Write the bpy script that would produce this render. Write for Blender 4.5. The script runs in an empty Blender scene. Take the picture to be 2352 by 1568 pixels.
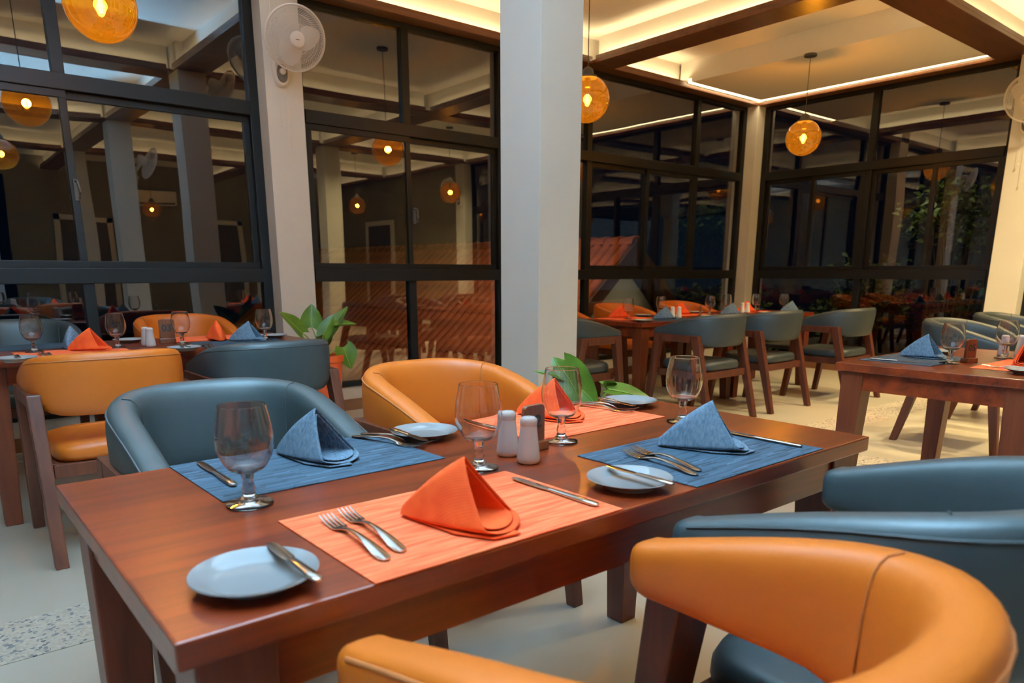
import bpy, bmesh, math, random
from mathutils import Vector, Matrix, Euler
random.seed(7)
C = bpy.context.scene.collection
S = bpy.context.scene
R = math.radians
PI = math.pi

# ---------------------------------------------------------------- camera
cd = bpy.data.cameras.new('camera'); cam = bpy.data.objects.new('camera', cd); C.objects.link(cam)
CAMH = 1.14
YAW, PITCH = R(50.4735), R(13.703)
cam.location = (0, 0, CAMH)
fw = Vector((math.cos(YAW)*math.cos(PITCH), math.sin(YAW)*math.cos(PITCH), -math.sin(PITCH)))
cam.rotation_euler = fw.to_track_quat('-Z', 'Y').to_euler()
cd.sensor_width = 36; cd.lens = 25.4476; cd.shift_y = 0.10518
cd.clip_start = .02; cd.clip_end = 200
cd.dof.use_dof = True; cd.dof.focus_distance = 2.3; cd.dof.aperture_fstop = 4.6
S.camera = cam
# ---------------------------------------------------------------- world, exposure
w = bpy.data.worlds.new('dusk'); S.world = w; w.use_nodes = True
bg = w.node_tree.nodes['Background']; bg.inputs[0].default_value = (.05, .16, .42, 1); bg.inputs[1].default_value = .012
S.view_settings.view_transform = 'Standard'; S.view_settings.look = 'None'
S.view_settings.gamma = 1; S.view_settings.use_curve_mapping = False; S.view_settings.exposure = -0.2
S.cycles.max_bounces = 10; S.cycles.transparent_max_bounces = 24; S.cycles.transmission_bounces = 8
S.cycles.glossy_bounces = 5; S.cycles.diffuse_bounces = 4; S.cycles.sample_clamp_indirect = 6
S.cycles.caustics_reflective = False; S.cycles.caustics_refractive = False; S.cycles.use_denoising = True

def area(name, loc, aim, sx, sy, power, col, spread=180):
    l = bpy.data.lights.new(name, 'AREA'); l.shape = 'RECTANGLE'; l.size = sx; l.size_y = sy
    l.energy = power; l.color = col; l.spread = R(spread)
    o = bpy.data.objects.new(name, l); C.objects.link(o); o.location = loc
    o.rotation_euler = (Vector(aim)-Vector(loc)).to_track_quat('-Z', 'Y').to_euler()
    return o
def point(name, loc, power, col, rad=.05):
    l = bpy.data.lights.new(name, 'POINT'); l.energy = power; l.color = col; l.shadow_soft_size = rad
    o = bpy.data.objects.new(name, l); C.objects.link(o); o.location = loc; return o
def spot(name, loc, aim, power, col, ang=120, blend=.6, rad=.05):
    l = bpy.data.lights.new(name, 'SPOT'); l.energy = power; l.color = col; l.spot_size = R(ang); l.spot_blend = blend; l.shadow_soft_size = rad
    o = bpy.data.objects.new(name, l); C.objects.link(o); o.location = loc
    o.rotation_euler = (Vector(aim)-Vector(loc)).to_track_quat('-Z', 'Y').to_euler(); return o
WARM = (1, .70, .40); COOL = (.42, .70, 1.0)
DAY_L, DAY_B = 4, 14
# daylight of the blue hour through the open left side and the opening behind the camera
area('dusk_light_left', (-3.45, -3.9, 1.75), (2.4, 2.0, 1.6), 3.6, 2.3, DAY_L, COOL)
area('dusk_light_back', (-.6, -6.05, 1.7), (.6, 2, 1.2), 4.5, 2.3, DAY_B, (.62, .80, 1.0))

# the photographer's cool speedlight, bounced off the ceiling above the camera
spot('speedlight', (-.25, -.35, 1.75), (.30, .95, 3.35), 17000, (.31, .63, 1.0), 74, .6, .04)

# ---------------------------------------------------------------- materials
def mat(name):
    m = bpy.data.materials.new(name); m.use_nodes = True
    return m, m.node_tree.nodes, m.node_tree.links, m.node_tree.nodes['Principled BSDF']
def plain(name, col, rough=.5, metal=0, spec=.5, noise=0, nscale=30, bump=0, bscale=200, coat=0):
    m, N, L, b = mat(name)
    b.inputs['Base Color'].default_value = (*col, 1); b.inputs['Roughness'].default_value = rough
    b.inputs['Metallic'].default_value = metal; b.inputs['Specular IOR Level'].default_value = spec
    b.inputs['Coat Weight'].default_value = coat; b.inputs['Coat Roughness'].default_value = .12
    tc = N.new('ShaderNodeTexCoord')
    if noise:
        t = N.new('ShaderNodeTexNoise'); t.inputs['Scale'].default_value = nscale; t.inputs['Detail'].default_value = 4
        L.new(tc.outputs['Object'], t.inputs['Vector'])
        r = N.new('ShaderNodeValToRGB'); r.color_ramp.elements[0].position = .3; r.color_ramp.elements[1].position = .7
        r.color_ramp.elements[0].color = (*[c*(1-noise) for c in col], 1); r.color_ramp.elements[1].color = (*[min(1, c*(1+noise)) for c in col], 1)
        L.new(t.outputs['Fac'], r.inputs['Fac']); L.new(r.outputs['Color'], b.inputs['Base Color'])
    if bump:
        t = N.new('ShaderNodeTexNoise'); t.inputs['Scale'].default_value = bscale; t.inputs['Detail'].default_value = 3
        L.new(tc.outputs['Object'], t.inputs['Vector'])
        bp = N.new('ShaderNodeBump'); bp.inputs['Strength'].default_value = bump; bp.inputs['Distance'].default_value = .002
        L.new(t.outputs['Fac'], bp.inputs['Height']); L.new(bp.outputs['Normal'], b.inputs['Normal'])
    return m
def wood(name, dark, light, axis=0, rough=.3, coat=.3, k=1.0, spec=.45):
    m, N, L, b = mat(name)
    tc = N.new('ShaderNodeTexCoord'); mp = N.new('ShaderNodeMapping')
    sc = [14*k, 14*k, 14*k]; sc[axis] = 1.1*k; mp.inputs['Scale'].default_value = sc
    L.new(tc.outputs['Object'], mp.inputs['Vector'])
    n1 = N.new('ShaderNodeTexNoise'); n1.inputs['Scale'].default_value = 1.6; n1.inputs['Detail'].default_value = 6; n1.inputs['Distortion'].default_value = .6
    n2 = N.new('ShaderNodeTexNoise'); n2.inputs['Scale'].default_value = 9; n2.inputs['Detail'].default_value = 5
    L.new(mp.outputs['Vector'], n1.inputs['Vector']); L.new(mp.outputs['Vector'], n2.inputs['Vector'])
    mx = N.new('ShaderNodeMath'); mx.operation = 'MULTIPLY_ADD'; mx.inputs[1].default_value = .3
    L.new(n2.outputs['Fac'], mx.inputs[0]); L.new(n1.outputs['Fac'], mx.inputs[2])
    r = N.new('ShaderNodeValToRGB'); r.color_ramp.elements[0].position = .42; r.color_ramp.elements[1].position = .86
    r.color_ramp.elements[0].color = (*dark, 1); r.color_ramp.elements[1].color = (*light, 1)
    L.new(mx.outputs[0], r.inputs['Fac']); L.new(r.outputs['Color'], b.inputs['Base Color'])
    b.inputs['Roughness'].default_value = rough; b.inputs['Coat Weight'].default_value = coat; b.inputs['Coat Roughness'].default_value = .22
    b.inputs['Specular IOR Level'].default_value = spec
    return m
def emit(name, col, strength):
    m = bpy.data.materials.new(name); m.use_nodes = True; N = m.node_tree.nodes; N.clear()
    e = N.new('ShaderNodeEmission'); e.inputs[0].default_value = (*col, 1); e.inputs[1].default_value = strength
    o = N.new('ShaderNodeOutputMaterial'); m.node_tree.links.new(e.outputs[0], o.inputs[0]); return m
def pane_mat(name, tint, ior, wav=.0, rough=0.0, diff=None, diffw=0):
    m = bpy.data.materials.new(name); m.use_nodes = True; N = m.node_tree.nodes; L = m.node_tree.links; N.clear()
    tr = N.new('ShaderNodeBsdfTransparent'); tr.inputs[0].default_value = (*tint, 1)
    gl = N.new('ShaderNodeBsdfGlossy'); gl.inputs['Roughness'].default_value = rough; gl.inputs[0].default_value = (1, 1, 1, 1)
    lw = N.new('ShaderNodeLayerWeight'); lw.inputs[0].default_value = .5       # facing = 1 - cos, both sides alike
    pw = N.new('ShaderNodeMath'); pw.operation = 'POWER'; pw.inputs[1].default_value = 4.5; L.new(lw.outputs['Facing'], pw.inputs[0])
    fr = N.new('ShaderNodeMath'); fr.operation = 'MULTIPLY_ADD'; fr.inputs[1].default_value = .9-ior; fr.inputs[2].default_value = ior; L.new(pw.outputs[0], fr.inputs[0])
    mx = N.new('ShaderNodeMixShader'); o = N.new('ShaderNodeOutputMaterial')
    if wav:
        tc = N.new('ShaderNodeTexCoord'); t = N.new('ShaderNodeTexNoise'); t.inputs['Scale'].default_value = 1.7; t.inputs['Detail'].default_value = 0
        L.new(tc.outputs['Object'], t.inputs['Vector'])
        bp = N.new('ShaderNodeBump'); bp.inputs['Strength'].default_value = 1; bp.inputs['Distance'].default_value = wav
        L.new(t.outputs['Fac'], bp.inputs['Height']); L.new(bp.outputs['Normal'], gl.inputs['Normal'])
    base = tr
    if diffw:
        d = N.new('ShaderNodeBsdfTranslucent'); d.inputs[0].default_value = (*diff, 1)
        m2 = N.new('ShaderNodeMixShader'); m2.inputs[0].default_value = diffw
        L.new(tr.outputs[0], m2.inputs[1]); L.new(d.outputs[0], m2.inputs[2]); base = m2
    L.new(fr.outputs[0], mx.inputs[0]); L.new(base.outputs[0], mx.inputs[1]); L.new(gl.outputs[0], mx.inputs[2])
    L.new(mx.outputs[0], o.inputs[0]); return m
def floor_mat():
    m, N, L, b = mat('polished_cement')
    tc = N.new('ShaderNodeTexCoord')
    t = N.new('ShaderNodeTexNoise'); t.inputs['Scale'].default_value = 1.1; t.inputs['Detail'].default_value = 5
    L.new(tc.outputs['Object'], t.inputs['Vector'])
    r = N.new('ShaderNodeValToRGB'); r.color_ramp.elements[0].position = .3; r.color_ramp.elements[1].position = .75
    r.color_ramp.elements[0].color = (.55, .52, .43, 1); r.color_ramp.elements[1].color = (.66, .63, .53, 1)
    L.new(t.outputs['Fac'], r.inputs['Fac']); L.new(r.outputs['Color'], b.inputs['Base Color'])
    r2 = N.new('ShaderNodeMapRange'); r2.inputs['To Min'].default_value = .22; r2.inputs['To Max'].default_value = .4
    L.new(t.outputs['Fac'], r2.inputs['Value']); L.new(r2.outputs[0], b.inputs['Roughness'])
    b.inputs['Specular IOR Level'].default_value = .5
    return m
def pebble_mat():
    m, N, L, b = mat('washed_pebble')
    tc = N.new('ShaderNodeTexCoord')
    v = N.new('ShaderNodeTexVoronoi'); v.inputs['Scale'].default_value = 95
    L.new(tc.outputs['Object'], v.inputs['Vector'])
    r = N.new('ShaderNodeValToRGB'); e = r.color_ramp.elements
    e[0].position = 0; e[0].color = (.10, .10, .11, 1); e[1].position = .16; e[1].color = (.50, .45, .36, 1)
    n = e.new(.12); n.color = (.2, .19, .18, 1); n = e.new(.55); n.color = (.62, .57, .47, 1); n = e.new(.9); n.color = (.45, .40, .32, 1)
    sp = N.new('ShaderNodeSeparateColor'); L.new(v.outputs['Color'], sp.inputs[0])
    L.new(sp.outputs[0], r.inputs['Fac']); L.new(r.outputs['Color'], b.inputs['Base Color'])
    bp = N.new('ShaderNodeBump'); bp.inputs['Strength'].default_value = .6; bp.inputs['Distance'].default_value = .003; bp.invert = True
    L.new(v.outputs['Distance'], bp.inputs['Height']); L.new(bp.outputs['Normal'], b.inputs['Normal'])
    b.inputs['Roughness'].default_value = .6
    return m
def mat_cloth(name, c1, c2, axis=0, scale=(3, 55, 10), rough=.7, dash=None, bump=.35):
    """woven placemat or napkin cloth: long streaks along one axis"""
    m, N, L, b = mat(name)
    tc = N.new('ShaderNodeTexCoord'); mp = N.new('ShaderNodeMapping'); mp.inputs['Scale'].default_value = scale
    L.new(tc.outputs['Object'], mp.inputs['Vector'])
    t = N.new('ShaderNodeTexNoise'); t.inputs['Scale'].default_value = 4; t.inputs['Detail'].default_value = 3
    L.new(mp.outputs['Vector'], t.inputs['Vector'])
    r = N.new('ShaderNodeValToRGB'); r.color_ramp.elements[0].position = .36; r.color_ramp.elements[1].position = .66
    r.color_ramp.elements[0].color = (*c1, 1); r.color_ramp.elements[1].color = (*c2, 1)
    L.new(t.outputs['Fac'], r.inputs['Fac']); col = r.outputs['Color']
    if dash:
        def mth(op, a, b=None):
            q = N.new('ShaderNodeMath'); q.operation = op
            for k_, v_ in ((0, a), (1, b)):
                if v_ is None: continue
                if isinstance(v_, (int, float)): q.inputs[k_].default_value = v_
                else: L.new(v_, q.inputs[k_])
            return q.outputs[0]
        sx = N.new('ShaderNodeSeparateXYZ'); L.new(tc.outputs['Object'], sx.inputs[0])
        row = mth('FLOOR', mth('MULTIPLY', sx.outputs[1], 240)); wr = N.new('ShaderNodeTexWhiteNoise'); wr.noise_dimensions = '1D'; L.new(row, wr.inputs['W'])
        cel = mth('FLOOR', mth('ADD', mth('MULTIPLY', sx.outputs[0], 19), mth('MULTIPLY', wr.outputs['Value'], 9)))
        cb = N.new('ShaderNodeCombineXYZ'); L.new(cel, cb.inputs[0]); L.new(row, cb.inputs[1])
        br = N.new('ShaderNodeTexWhiteNoise'); br.noise_dimensions = '2D'; L.new(cb.outputs[0], br.inputs['Vector'])
        r3 = N.new('ShaderNodeValToRGB'); r3.color_ramp.interpolation = 'CONSTANT'; e = r3.color_ramp.elements
        e[0].position = 0; e[0].color = (*dash[0], 1); e[1].position = .93; e[1].color = (*dash[1], 1)
        n = e.new(.13); n.color = (.5, .5, .5, 1)
        L.new(br.outputs['Value'], r3.inputs['Fac'])
        mm = N.new('ShaderNodeMix'); mm.data_type = 'RGBA'; mm.blend_type = 'OVERLAY'; mm.inputs[0].default_value = .75
        L.new(col, mm.inputs[6]); L.new(r3.outputs['Color'], mm.inputs[7]); col = mm.outputs[2]
    L.new(col, b.inputs['Base Color'])
    wv = N.new('ShaderNodeTexWave'); wv.inputs['Scale'].default_value = 160; wv.bands_direction = 'Y'
    L.new(tc.outputs['Object'], wv.inputs['Vector'])
    bp = N.new('ShaderNodeBump'); bp.inputs['Strength'].default_value = bump; bp.inputs['Distance'].default_value = .001
    L.new(wv.outputs['Fac'], bp.inputs['Height']); L.new(bp.outputs['Normal'], b.inputs['Normal'])
    b.inputs['Roughness'].default_value = rough; b.inputs['Specular IOR Level'].default_value = .12 if dash else .25
    return m
M = {}
M['floor'] = floor_mat(); M['pebble'] = pebble_mat()
M['plaster'] = plain('white_plaster', (.70, .70, .65), .6, noise=.03, nscale=3)
M['ceiling'] = plain('cream_ceiling', (.88, .85, .77), .7)
M['olive'] = plain('olive_wall_paint', (.20, .175, .11), .7, noise=.1, nscale=2)
M['brick'] = plain('dark_brick', (.16, .06, .03), .8, noise=.3, nscale=20)
M['alu'] = plain('black_aluminium', (.007, .0066, .006), .45, spec=.25)
M['beamwood'] = wood('brown_ceiling_board', (.085, .032, .014), (.16, .06, .025), 0, .35, .15, .5)
M['base'] = plain('brown_baseboard', (.20, .085, .035), .4)
M['table'] = wood('mahogany_table', (.050, .0042, .0008), (.200, .025, .0030), 0, .30, .08, .8)
M['legwood'] = wood('mahogany_leg', (.062, .0085, .0020), (.130, .023, .005), 2, .42, .05, .9, .3)
M['chairwood'] = wood('chair_walnut', (.050, .010, .0035), (.100, .023, .008), 2, .5, .04, 1, .3)
M['orange'] = plain('orange_leather', (.50, .108, .006), .44, spec=.45, bump=.12, bscale=500, noise=.04, nscale=8)
M['grey'] = plain('slate_leather', (.026, .036, .037), .46, spec=.45, bump=.12, bscale=500, noise=.05, nscale=8)
M['seam'] = plain('orange_seam', (.36, .10, .018), .6); M['greyseam'] = plain('slate_seam', (.022, .025, .025), .6)
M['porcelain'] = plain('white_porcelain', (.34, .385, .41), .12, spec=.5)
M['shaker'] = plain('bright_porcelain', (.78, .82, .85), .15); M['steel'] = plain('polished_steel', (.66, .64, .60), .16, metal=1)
M['matorange'] = mat_cloth('orange_placemat', (.74, .085, .024), (.86, .21, .085), scale=(2.2, 26, 8), dash=((.62, .62, .62), (.7, .7, .7)))
M['matblue'] = mat_cloth('blue_placemat', (.020, .033, .046), (.042, .064, .085), scale=(2.2, 30, 8), dash=((.06, .06, .06), (1, 1, 1)))
M['napblue'] = mat_cloth('blue_napkin', (.058, .095, .140), (.165, .24, .31), scale=(60, 60, 9), rough=.85, bump=.1)
M['naporange'] = mat_cloth('orange_napkin', (.70, .060, .008), (.82, .10, .016), scale=(6, 6, 6), rough=.85, bump=.1)
M['window'] = pane_mat('window_glass', (.86, .87, .84), .115, wav=.0012)
M['bowl'] = pane_mat('goblet_glass', (.96, .967, .967), .06)
m, N, L, b = mat('solid_glass'); b.inputs['Transmission Weight'].default_value = 1; b.inputs['Base Color'].default_value = (1, 1, 1, 1); b.inputs['Roughness'].default_value = 0; b.inputs['IOR'].default_value = 1.47
M['solid'] = m
M['amber'] = pane_mat('amber_glass', (.88, .50, .06), .05, diff=(1, .45, .03), diffw=.03)
M['bulbglass'] = pane_mat('bulb_glass', (1, .9, .7), .04)
M['filament'] = emit('filament', (1, .55, .18), 130)
M['ledslot'] = emit('led_slot', (1, .74, .40), 14); M['led'] = emit('led_strip', (1, .76, .40), 44)
M['white_plastic'] = plain('white_plastic', (.78, .74, .68), .4)
M['fanblade'] = plain('fan_blade', (.74, .71, .66), .35)
M['grey_plastic'] = plain('grey_plastic', (.12, .11, .10), .4)
M['black'] = plain('black_metal', (.07, .058, .045), .55)
M['ink'] = plain('black_paint', (.012, .01, .008), .6)
M['stand'] = wood('stand_wood', (.10, .024, .007), (.20, .050, .014), 2, .35, .2, 2)
M['leaf'] = plain('green_leaf', (.062, .115, .006), .38, noise=.35, nscale=9)
M['vein'] = plain('leaf_vein', (.22, .30, .05), .45)
M['pot'] = plain('orange_pot', (.74, .10, .02), .35)
M['soil'] = plain('soil', (.04, .025, .015), .9)
M['tile'] = plain('roof_tile', (.36, .085, .028), .7, noise=.3, nscale=4)
M['barge'] = plain('barge_board', (.11, .042, .018), .6)
M['outwall'] = plain('outer_wall', (.42, .40, .33), .8)
M['ground'] = plain('dark_ground', (.03, .035, .02), .9)
M['darkleaf'] = plain('shrub_leaf', (.06, .10, .018), .55, noise=.4, nscale=5)
M['bark'] = plain('bark', (.06, .045, .03), .8)
M['steelhood'] = plain('hood_steel', (.4, .4, .38), .3, metal=1)

# ---------------------------------------------------------------- mesh helpers
class MB:
    def __init__(s): s.v = []; s.f = []
    def add(s, vs, fs):
        o = len(s.v); s.v += [tuple(v) for v in vs]; s.f += [tuple(i+o for i in f) for f in fs]; return s
    def box(s, x0, x1, y0, y1, z0, z1):
        return s.hexa([(x0, y0, z0), (x1, y0, z0), (x1, y1, z0), (x0, y1, z0)], [(x0, y0, z1), (x1, y0, z1), (x1, y1, z1), (x0, y1, z1)])
    def hexa(s, a, b):
        return s.add(list(a)+list(b), [(3, 2, 1, 0), (4, 5, 6, 7), (0, 1, 5, 4), (1, 2, 6, 5), (2, 3, 7, 6), (3, 0, 4, 7)])
    def loft(s, rings, cap=True, closed=True):
        n = len(rings[0]); o = len(s.v)
        for r in rings: s.v += [tuple(p) for p in r]
        for i in range(len(rings)-1):
            for j in range(n if closed else n-1):
                k = (j+1) % n
                s.f.append((o+i*n+j, o+i*n+k, o+(i+1)*n+k, o+(i+1)*n+j))
        if cap:
            s.f.append(tuple(o+j for j in reversed(range(n)))); s.f.append(tuple(o+(len(rings)-1)*n+j for j in range(n)))
        return s
    def tube(s, pts, r, n=8, cap=True):
        pts = [Vector(p) for p in pts]; rings = []
        rr = r if isinstance(r, (list, tuple)) else [r]*len(pts)
        up = Vector((0, 0, 1))
        for i, p in enumerate(pts):
            d = (pts[min(i+1, len(pts)-1)]-pts[max(i-1, 0)]).normalized()
            a = d.cross(up)
            if a.length < .05: a = d.cross(Vector((1, 0, 0)))
            a.normalize(); b = d.cross(a)
            rings.append([p+(a*math.cos(2*PI*k/n)+b*math.sin(2*PI*k/n))*rr[i] for k in range(n)])
        return s.loft(rings, cap)
    def lathe(s, prof, n=32, c=(0, 0, 0)):
        rings = [[(c[0]+r*math.cos(2*PI*k/n), c[1]+r*math.sin(2*PI*k/n), c[2]+z) for k in range(n)] for r, z in prof]
        return s.loft(rings, True)
    def xf(s, m):
        s.v = [tuple(m @ Vector(v)) for v in s.v]; return s
    def merge(s, o): return s.add(o.v, o.f)
    def mesh(s, name, bevel=0, smooth=False, seg=2):
        me = bpy.data.meshes.new(name); me.from_pydata(s.v, [], s.f)
        bm = bmesh.new(); bm.from_mesh(me)
        bmesh.ops.recalc_face_normals(bm, faces=bm.faces)
        if bevel:
            ed = [e for e in bm.edges if len(e.link_faces) == 2 and e.calc_face_angle(0) > .5]
            bmesh.ops.bevel(bm, geom=ed, offset=bevel, segments=seg, profile=.6, affect='EDGES', clamp_overlap=True)
        if smooth:
            for f in bm.faces: f.smooth = len(f.verts) <= 4
            for e in bm.edges:
                if len(e.link_faces) == 2 and e.calc_face_angle(0) > 1.0: e.smooth = False
        bm.to_mesh(me); bm.free(); return me
def obj(name, mb, m, parent=None, bevel=0, smooth=False, loc=None, seg=2):
    me = mb.mesh(name, bevel, smooth, seg) if isinstance(mb, MB) else mb
    if m is not None and not me.materials: me.materials.append(m)
    o = bpy.data.objects.new(name, me); C.objects.link(o)
    if parent is not None: o.parent = parent
    if loc is not None: o.location = loc
    return o
def tag(o, label=None, cat=None, group=None, kind=None):
    for k, v in (('label', label), ('category', cat), ('group', group), ('kind', kind)):
        if v: o[k] = v
    return o
def empty(name, label=None, cat=None, loc=(0, 0, 0), rz=0, group=None, kind=None):
    o = bpy.data.objects.new(name, None); C.objects.link(o); o.empty_display_size = .1
    o.location = loc; o.rotation_euler = (0, 0, rz); return tag(o, label, cat, group, kind)
def struct(name, mb, m, bevel=0):
    return tag(obj(name, mb, m, None, bevel), kind='structure')
KIDS = {}
def copy_tree(o, parent=None):
    c = o.copy(); C.objects.link(c)
    if parent is not None: c.parent = parent
    for ch in [x for x in o.children]: copy_tree(ch, c)
    return c
class Proto:
    """first placing uses the built thing itself, later ones copies"""
    def __init__(s, root): s.root = root; s.used = False
    def place(s, loc, rz, label, group=None, cat=None):
        o = copy_tree(s.root) if s.used else s.root; s.used = True
        o.location = loc; o.rotation_euler = (0, 0, rz); o['label'] = label
        if group: o['group'] = group
        if cat: o['category'] = cat
        return o

# ---------------------------------------------------------------- the setting
YW, XW = 5.6, 8.53          # planes of the front and right glazing
X0, Y0 = -3.6, -6.2
struct('floor', MB().box(X0-.2, XW+.15, Y0-.2, YW+.12, -.2, 0), M['floor'])
n = 1
for a in ((X0, XW-.2, 2.47, 2.785), (X0, XW-.2, -.55, -.25), (4.38, 4.62, -.25, 2.47), (-1.3, 2.0, 5.28, 5.5)):
    struct('trim_%d' % n, MB().box(a[0], a[1], a[2], a[3], -.01, .003), M['pebble']); n += 1
struct('ceiling', MB().box(X0-.2, XW+.15, Y0-.2, YW+.12, 3.35, 3.5), M['ceiling'])
# low walls under the glazing, headers above it, baseboards
def wall(name, rects):
    mb = MB()
    for r in rects: mb.box(*r)
    return struct(name, mb, M['plaster'])
wall('wall_front', [(X0, XW+.1, YW-.02, YW+.1, 0, .2), (X0, XW+.1, YW-.02, YW+.1, 3.1, 3.35)])
wall('wall_right', [(XW-.02, XW+.1, Y0, YW-.02, 0, .16), (XW-.02, XW+.1, Y0, YW-.02, 3.1, 3.35)])
struct('baseboard_front', MB().box(X0, XW-.035, YW-.035, YW-.02, 0, .094), M['base'])
struct('baseboard_right', MB().box(XW-.035, XW-.02, Y0, YW-.035, 0, .094), M['base'])
wl = wall('wall_left', [(X0-.1, X0, Y0, YW, 0, .5), (X0-.1, X0, Y0, YW, 3.0, 3.35), (X0-.1, X0, -2.0, YW, .5, 3.0), (X0-.1, X0, Y0, -5.9, .5, 3.0)])
wb = struct('wall_back', MB().box(1.8, XW, Y0-.1, Y0, 0, 3.35).box(X0, -2.9, Y0-.1, Y0, 0, 3.35).box(-2.9, 1.8, Y0-.1, Y0, 2.95, 3.35), M['olive'])
for k, (a, b_) in enumerate(((2.6, 3.5), (5.2, 6.2))):
    d = struct('door_%d' % (k+1), MB().box(a, b_, Y0, Y0+.04, 0, 2.15), M['black'])
    obj('door_frame', MB().box(a-.1, a, Y0, Y0+.06, 0, 2.25).box(b_, b_+.1, Y0, Y0+.06, 0, 2.25).box(a-.1, b_+.1, Y0, Y0+.06, 2.15, 2.25), M['plaster'], d)
# columns
def column(name, x0, x1, y0, y1, z1=3.35):
    return struct(name, MB().box(x0, x1, y0, y1, 0, z1), M['plaster'], .004)
column('column_front', 2.21, 2.49, 5.42, 5.72)
column('column_front', -.62, -.34, 5.42, 5.72)
column('column_front', 4.50, 4.79, 5.42, 5.72)
column('column_corner', 8.34, 8.63, 5.42, 5.72)
column('column_right', 8.34, 8.63, 2.41, 2.685)
column('column_right', 8.34, 8.63, -.55, -.27)
column('column_middle', 2.437, 2.708, 2.745, 3.045)
column('column_middle', 2.45, 2.73, -.5, -.22)
column('column_middle', 5.5, 5.78, -.5, -.22)
column('column_middle', -.62, -.34, -.5, -.22)
column('column_middle', 2.45, 2.73, -3.5, -3.22)
column('column_middle', 5.5, 5.78, -3.5, -3.22)
# beams: brown boards with white plaster stems, led strips lying on the board edges
LZ = 3.13
def beam(name, x0, x1, y0, y1, sides, axis):
    e = struct(name, MB().box(x0, x1, y0, y1, 3.10, LZ), M['beamwood'], .004)
    cx, cy = (x0+x1)/2, (y0+y1)/2
    if axis == 'y': obj('plaster_stem', MB().box(cx-.07, cx+.07, y0, y1, LZ, 3.35), M['plaster'], e)
    else: obj('plaster_stem', MB().box(x0, x1, cy-.07, cy+.07, LZ, 3.35), M['plaster'], e)
    lip = MB()
    for s, a, b_ in sides:
        if axis == 'y': lip.box(*((x0, x0+.012) if s < 0 else (x1-.012, x1)), a, b_, LZ, LZ+.035)
        else: lip.box(a, b_, *((y0, y0+.012) if s < 0 else (y1-.012, y1)), LZ, LZ+.035)
    obj('board_lip', lip, M['beamwood'], e)
    for s, a, b_ in sides:
        if axis == 'y':
            xx = x0+.035 if s < 0 else x1-.035
            obj('led_strip', MB().box(xx-.008, xx+.008, a, b_, LZ+.001, LZ+.014), M['led'], e)
        else:
            yy = y0+.035 if s < 0 else y1-.035
            obj('led_strip', MB().box(a, b_, yy-.008, yy+.008, LZ+.001, LZ+.014), M['led'], e)
    return e
XB = [(-.65, -.33), (2.42, 2.74), (5.48, 5.79)]
YB = [(-3.53, -3.21), (-.52, -.20), (2.58, 2.90)]
XR = 8.34
yb = [Y0]+[v for p in YB for v in p]+[5.42]
xb = [X0]+[v for p in XB for v in p]+[XR]
for i, (a, b_) in enumerate(XB):
    sd = []
    for k in range(0, len(yb), 2):
        sd += [(-1, yb[k]+.04, yb[k+1]-.04), (1, yb[k]+.04, yb[k+1]-.04)]
    if i == 2: sd = [q for q in sd]
    beam('beam_%d' % (i+1), a, b_, Y0, 5.42, sd, 'y')
for i, (a, b_) in enumerate(YB):
    for k in range(0, len(xb), 2):
        beam('beam_%d' % (4+i*4+k//2), xb[k], xb[k+1], a, b_, [(-1, xb[k]+.04, xb[k+1]-.04), (1, xb[k]+.04, xb[k+1]-.04)], 'x')
# perimeter boards over the glazing
e = struct('beam_20', MB().box(X0, XR, 5.42, YW-.02, 3.10, LZ), M['beamwood'], .004)
obj('plaster_stem', MB().box(X0, 6.93, 5.52, YW-.02, LZ, 3.35), M['plaster'], e)
for k in range(0, len(xb), 2):
    obj('led_strip', MB().box(xb[k]+.04, min(xb[k+1], 6.93)-.04, 5.455, 5.471, LZ+.001, LZ+.014), M['led'], e)
    obj('board_lip', MB().box(xb[k], min(xb[k+1], 6.93), 5.42, 5.432, LZ, LZ+.03), M['beamwood'], e)
e = struct('beam_21', MB().box(XR, XW-.02, Y0, YW-.02, 3.10, LZ), M['beamwood'], .004)
obj('plaster_stem', MB().box(8.44, XW-.02, Y0, 2.58, LZ, 3.35), M['plaster'], e)
for k in range(0, 6, 2):
    obj('board_lip', MB().box(XR, XR+.012, yb[k], yb[k+1], LZ, LZ+.03), M['beamwood'], e)
    obj('led_strip', MB().box(XR+.03, XR+.046, yb[k]+.04, yb[k+1]-.04, LZ+.001, LZ+.014), M['led'], e)
# lowered ceiling panel of the far bay with a light slot along the glazing
e = struct('ceiling_panel', MB().box(6.93, 8.27, 2.92, 5.35, LZ+.01, 3.35), M['ceiling'])
obj('led_strip', MB().box(6.95, 8.33, 5.37, 5.405, LZ+.012, LZ+.03), M['ledslot'], e)
obj('led_strip', MB().box(8.29, 8.325, 2.96, 5.37, LZ+.012, LZ+.03), M['ledslot'], e)
obj('slot_lining', MB().box(6.93, 8.44, 5.35, 5.5, LZ+.05, 3.35).box(8.27, 8.44, 2.92, 5.35, LZ+.05, 3.35), M['ceiling'], e)

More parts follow.
